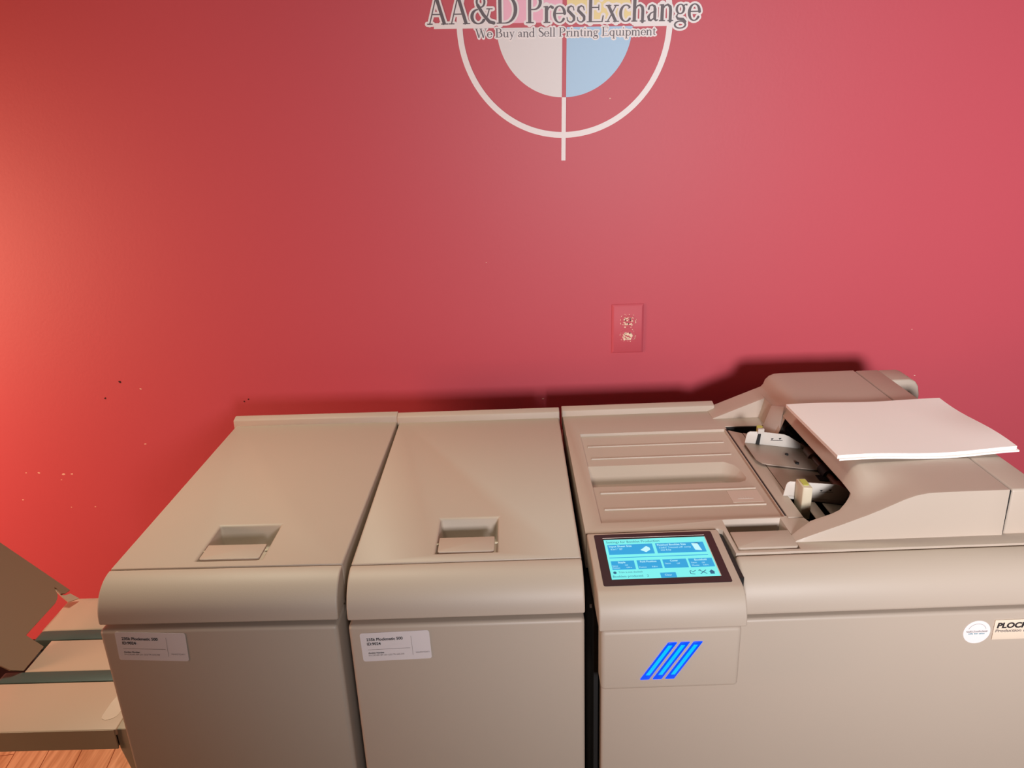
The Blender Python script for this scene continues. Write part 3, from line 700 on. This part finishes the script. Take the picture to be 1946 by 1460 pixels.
# ------------------------------------------------------------------ wall logo (vinyl decal), tilted very slightly
lg = empty('wall_logo', (0.1085, 1.75, 1.7585), 0, 'registration target logo with lettering high on the red wall', 'wall decal')
lg.rotation_euler = (0, 0.0205, 0)
def ring(r0, r1, a0, a1, n, y):
    bm = bmesh.new(); ps = []
    for i in range(n+1):
        t = math.radians(a0+(a1-a0)*i/n); ps.append((bm.verts.new((r0*math.cos(t), y, r0*math.sin(t))), bm.verts.new((r1*math.cos(t), y, r1*math.sin(t)))))
    for (a, b2), (c, d) in zip(ps, ps[1:]): bm.faces.new((a, b2, d, c))
    return bm
def flat(o, th=0.0004):   # give vinyl its thickness
    md = o.modifiers.new('s', 'SOLIDIFY'); md.thickness = th; md.offset = 0; bake(o)
    return o
flat(obj('outer_ring', ring(0.2105, 0.2225, 0, 360, 160, -0.0006), M['white'], lg))
def quad(sx, sz, name, m):
    g = 0.0045; R = 0.1405; bm = bmesh.new(); n = 40
    a0 = math.asin(g/R); pts = [(g, g)]
    for i in range(n+1):
        t = a0+(PI/2-2*a0)*i/n; pts.append((R*math.cos(t), R*math.sin(t)))
    bm.faces.new([bm.verts.new((sx*x, -0.0006, sz*z)) for x, z in pts])
    return flat(obj(name, bm, m, lg))
quad(-1, -1, 'disc_quarter', M['logogrey']); quad(1, -1, 'disc_quarter', M['logoblue']); quad(-1, 1, 'disc_quarter', M['logopink']); quad(1, 1, 'disc_quarter', M['logoyellow'])
for a in ((-0.0045, 0.0045, -0.2695, -0.1405), (-0.0045, 0.0045, 0.1405, 0.2695), (-0.2695, -0.1450, -0.0045, 0.0065), (0.1420, 0.2350, -0.0055, 0.0055)):
    bm = bmesh.new()
    bm.faces.new([bm.verts.new((a[i], -0.0009, a[j])) for i, j in ((0, 2), (1, 2), (1, 3), (0, 3))])
    flat(obj('crosshair_bar', bm, M['white'], lg))

# --- old-style serif lettering drawn as strokes: (x, y, width) polylines in cap heights
TK, TN = 0.125, 0.045
def el(cx_, cy_, rx, ry, a0, a1, tk=TK, tn=TN, n=18):
    out = []
    for i in range(n+1):
        t = math.radians(a0+(a1-a0)*i/n); out.append((cx_+rx*math.cos(t), cy_+ry*math.sin(t), tn+(tk-tn)*abs(math.cos(t))**1.5))
    return out
def ln(*p, w=TK): return [(x, y, w) for x, y in p]
def sf(x0, x1, y): return ln((x0, y), (x1, y), w=0.04)
xh = 0.60
G = {
 'A': (0.90, [ln((0.44, 1.02), (0.12, 0.0), w=TN), ln((0.42, 1.0), (0.74, 0.0)), ln((0.24, 0.36), (0.62, 0.36), w=TN), sf(0.02, 0.25, 0.02), sf(0.60, 0.90, 0.02)]),
 '&': (1.06, [el(0.45, 0.78, 0.16, 0.19, 0, 360, 0.08), ln((0.33, 0.66), (0.55, 0.33), (0.80, 0.07), (0.98, 0.03), w=0.12), el(0.34, 0.26, 0.26, 0.25, 95, 330), ln((0.55, 0.11), (0.72, 0.28), (0.80, 0.52), w=TN), sf(0.68, 0.94, 0.53)]),
 'D': (0.92, [ln((0.18, 0), (0.18, 1)), [(0.10, 0.98, 0.04)]+el(0.38, 0.5, 0.44, 0.48, 90, -90, 0.14, 0.04)+[(0.10, 0.02, 0.04)], sf(0.03, 0.3, 0.02), sf(0.03, 0.3, 0.98)]),
 'P': (0.72, [ln((0.18, 0), (0.18, 1)), [(0.10, 0.98, 0.04)]+el(0.34, 0.73, 0.28, 0.25, 90, -90, 0.12, 0.04)+[(0.22, 0.48, 0.04)], sf(0.03, 0.35, 0.02), sf(0.03, 0.3, 0.98)]),
 'B': (0.76, [ln((0.18, 0), (0.18, 1)), [(0.10, 0.98, 0.04)]+el(0.34, 0.755, 0.24, 0.225, 90, -90, 0.12, 0.04)+[(0.2, 0.53, 0.04)], [(0.2, 0.53, 0.04)]+el(0.36, 0.275, 0.30, 0.255, 90, -90, 0.13, 0.04)+[(0.10, 0.02, 0.04)], sf(0.03, 0.3, 0.02), sf(0.03, 0.3, 0.98)]),
 'E': (0.78, [ln((0.18, 0), (0.18, 1)), sf(0.03, 0.62, 0.98), sf(0.03, 0.66, 0.02), sf(0.18, 0.52, 0.52), ln((0.62, 1.0), (0.62, 0.80), w=0.04), ln((0.66, 0.0), (0.71, 0.24), w=0.05), ln((0.52, 0.42), (0.52, 0.62), w=0.04)]),
 'W': (1.20, [ln((0.14, 1.0), (0.40, 0.0)), ln((0.40, 0.0), (0.62, 0.9), w=TN), ln((0.58, 1.0), (0.84, 0.0)), ln((0.84, 0.0), (1.08, 1.0), w=TN), sf(0.0, 0.28, 0.98), sf(0.46, 0.74, 0.98), sf(0.96, 1.2, 0.98)]),
 'S': (0.60, [[(0.50, 0.80, 0.04), (0.47, 0.93, 0.045), (0.32, 0.98, 0.05), (0.16, 0.92, 0.09), (0.11, 0.76, 0.12), (0.2, 0.62, 0.13), (0.36, 0.5, 0.13), (0.50, 0.36, 0.13), (0.52, 0.2, 0.12), (0.42, 0.06, 0.08), (0.27, 0.02, 0.05), (0.12, 0.08, 0.045), (0.08, 0.24, 0.04)]]),
 'r': (0.42, [ln((0.15, 0), (0.15, xh)), [(0.17, 0.40, 0.04), (0.25, 0.54, 0.05), (0.33, 0.585, 0.07), (0.40, 0.54, 0.11)], sf(0.03, 0.31, 0.02), sf(0.03, 0.17, xh-0.03)]),
 'e': (0.52, [el(0.27, 0.30, 0.21, 0.29, 5, 325, 0.115, 0.04), sf(0.08, 0.47, 0.33)]),
 's': (0.42, [[(0.34, 0.44, 0.04), (0.31, 0.55, 0.045), (0.22, 0.585, 0.05), (0.11, 0.53, 0.08), (0.10, 0.42, 0.10), (0.22, 0.32, 0.11), (0.34, 0.21, 0.11), (0.35, 0.10, 0.09), (0.26, 0.02, 0.05), (0.16, 0.02, 0.045), (0.08, 0.08, 0.04), (0.06, 0.18, 0.04)]]),
 'x': (0.58, [ln((0.12, xh), (0.46, 0.0), w=0.11), ln((0.46, xh), (0.10, 0.0), w=TN), sf(0.02, 0.25, xh-0.02), sf(0.36, 0.56, xh-0.02), sf(0.0, 0.2, 0.02), sf(0.34, 0.58, 0.02)]),
 'c': (0.48, [el(0.28, 0.30, 0.22, 0.29, 50, 318, 0.115, 0.04), [(0.40, 0.50, 0.09), (0.41, 0.47, 0.09)]]),
 'h': (0.64, [ln((0.15, 0), (0.15, 1.02)), [(0.17, 0.42, 0.04), (0.26, 0.55, 0.05), (0.37, 0.585, 0.07), (0.47, 0.50, 0.11), (0.49, 0.38, 0.115), (0.49, 0.0, 0.115)], sf(0.03, 0.28, 0.02), sf(0.38, 0.62, 0.02), sf(0.03, 0.17, 0.98)]),
 'n': (0.64, [ln((0.15, 0), (0.15, xh)), [(0.17, 0.42, 0.04), (0.26, 0.55, 0.05), (0.37, 0.585, 0.07), (0.47, 0.50, 0.11), (0.49, 0.38, 0.115), (0.49, 0.0, 0.115)], sf(0.03, 0.28, 0.02), sf(0.38, 0.62, 0.02), sf(0.03, 0.17, xh-0.03)]),
 'm': (0.96, [ln((0.15, 0), (0.15, xh)), [(0.17, 0.42, 0.04), (0.26, 0.55, 0.05), (0.35, 0.585, 0.07), (0.45, 0.50, 0.11), (0.47, 0.38, 0.115), (0.47, 0.0, 0.115)], [(0.49, 0.42, 0.04), (0.58, 0.55, 0.05), (0.68, 0.585, 0.07), (0.77, 0.50, 0.11), (0.79, 0.38, 0.115), (0.79, 0.0, 0.115)], sf(0.03, 0.27, 0.02), sf(0.36, 0.58, 0.02), sf(0.68, 0.92, 0.02), sf(0.03, 0.17, xh-0.03)]),
 'a': (0.50, [[(0.09, 0.44, 0.08), (0.12, 0.54, 0.05), (0.23, 0.585, 0.05), (0.33, 0.52, 0.09), (0.35, 0.42, 0.115), (0.35, 0.10, 0.115), (0.40, 0.03, 0.06), (0.48, 0.05, 0.04)], [(0.35, 0.36, 0.04), (0.18, 0.29, 0.05), (0.09, 0.17, 0.10), (0.12, 0.06, 0.09), (0.20, 0.03, 0.06), (0.34, 0.13, 0.04)]]),
 'g': (0.56, [el(0.25, 0.42, 0.15, 0.165, 0, 360, 0.09, 0.04), [(0.17, 0.27, 0.04), (0.10, 0.16, 0.06), (0.17, 0.08, 0.09), (0.38, 0.06, 0.10), (0.48, -0.03, 0.09)], el(0.27, -0.13, 0.22, 0.125, 0, 360, 0.07, 0.045), [(0.37, 0.52, 0.04), (0.45, 0.58, 0.05), (0.53, 0.56, 0.07)]]),
 'u': (0.64, [ln((0.14, xh), (0.14, 0.2), w=0.115), [(0.14, 0.2, 0.115), (0.17, 0.07, 0.09), (0.26, 0.02, 0.06), (0.38, 0.07, 0.05), (0.47, 0.18, 0.04)], ln((0.48, xh), (0.48, 0.0), w=0.115), sf(0.02, 0.16, xh-0.02), sf(0.36, 0.50, xh-0.02), sf(0.48, 0.62, 0.02)]),
 'y': (0.56, [ln((0.12, xh), (0.31, 0.02), w=0.105), ln((0.46, xh), (0.28, 0.0), (0.20, -0.2), (0.08, -0.26), w=0.05), sf(0.02, 0.24, xh-0.02), sf(0.38, 0.56, xh-0.02)]),
 'd': (0.60, [el(0.27, 0.29, 0.20, 0.28, 40, 320, 0.115, 0.045), ln((0.45, 0.0), (0.45, 1.02), w=0.115), sf(0.33, 0.47, 0.98), sf(0.45, 0.58, 0.02)]),
 'l': (0.32, [ln((0.16, 0), (0.16, 1.02), w=0.115), sf(0.03, 0.30, 0.02), sf(0.04, 0.18, 0.98)]),
 'i': (0.32, [ln((0.16, 0), (0.16, xh), w=0.115), sf(0.03, 0.30, 0.02), sf(0.04, 0.18, xh-0.02), ln((0.155, 0.80), (0.165, 0.89), w=0.12)]),
 't': (0.38, [[(0.17, 0.78, 0.05), (0.17, 0.6, 0.11), (0.17, 0.15, 0.11), (0.22, 0.04, 0.08), (0.34, 0.05, 0.04)], sf(0.02, 0.34, xh-0.02)]),
 'q': (0.60, [el(0.27, 0.29, 0.20, 0.28, 40, 320, 0.115, 0.045), ln((0.45, -0.30), (0.45, 0.6), w=0.115), sf(0.33, 0.58, -0.29)]),
 'p': (0.62, [el(0.34, 0.29, 0.21, 0.28, -140, 140, 0.115, 0.045), ln((0.15, -0.30), (0.15, xh), w=0.115), sf(0.03, 0.30, -0.29), sf(0.03, 0.17, xh-0.03)]),
 ' ': (0.30, []),
}
def lettering(name, txt, x0, width, base, cap, grow, wmul, y, m, kern=0.0):
    adv = sum(G[c][0]+kern for c in txt); sx = width/(adv*cap)
    from mathutils.geometry import delaunay_2d_cdt
    bm = bmesh.new(); pen = 0.0; polys = []
    for c in txt:
        a, strokes = G[c]
        for s in strokes:
            P = [(x0+(pen+p[0])*cap*sx, base+p[1]*cap, (p[2]*wmul*cap+2*grow)/2) for p in s]
            for (xa, za, ra), (xb, zb, rb) in zip(P, P[1:]):
                dx, dz = xb-xa, zb-za; l = math.hypot(dx, dz)
                if l < 1e-6: continue
                nx, nz = -dz/l, dx/l
                polys.append([(xa-nx*ra, za-nz*ra), (xb-nx*rb, zb-nz*rb), (xb+nx*rb, zb+nz*rb), (xa+nx*ra, za+nz*ra)])
            if grow or len(s) > 3:
                for xa, za, ra in P: polys.append([(xa+ra*math.cos(t), za+ra*math.sin(t)) for t in [2*PI*k2/12+0.01 for k2 in range(12)]])
        pen += a+kern
    # one clean outline: all strokes are merged in the plane
    vs, fs = [], []
    for q in polys:
        fs.append(list(range(len(vs), len(vs)+len(q)))); vs += [Vector((u*100, v*100)) for u, v in q]
    r = delaunay_2d_cdt(vs, [], fs, 0, 1e-5)
    nv = [bm.verts.new((v.x/100, y, v.y/100)) for v in r[0]]
    for f, of in zip(r[2], r[5]):
        if of:
            try: bm.faces.new([nv[i] for i in f])
            except ValueError: pass
    for v in [v for v in bm.verts if not v.link_faces]: bm.verts.remove(v)
    for f in bm.faces:
        f.normal_update()
        if f.normal.y > 0: f.normal_flip()
    me = bpy.data.meshes.new(name); bm.to_mesh(me); bm.free()
    return link(name, me, m, lg)
X0 = -0.2840
lettering('lettering_outline', 'AA&D PressExchange', X0, 0.562, 0.0035, 0.0530, 0.0038, 1.0, -0.0013, M['white'])
lettering('serif_lettering', 'AA&D PressExchange', X0, 0.562, 0.0035, 0.0530, 0.0, 1.0, -0.0017, M['logoink'])
lettering('lettering_outline', 'We Buy and Sell Printing Equipment', -0.1850, 0.374, -0.0225, 0.0172, 0.0026, 1.15, -0.0021, M['white'])
lettering('serif_lettering', 'We Buy and Sell Printing Equipment', -0.1850, 0.374, -0.0225, 0.0172, 0.0, 1.15, -0.0025, M['logoink'])
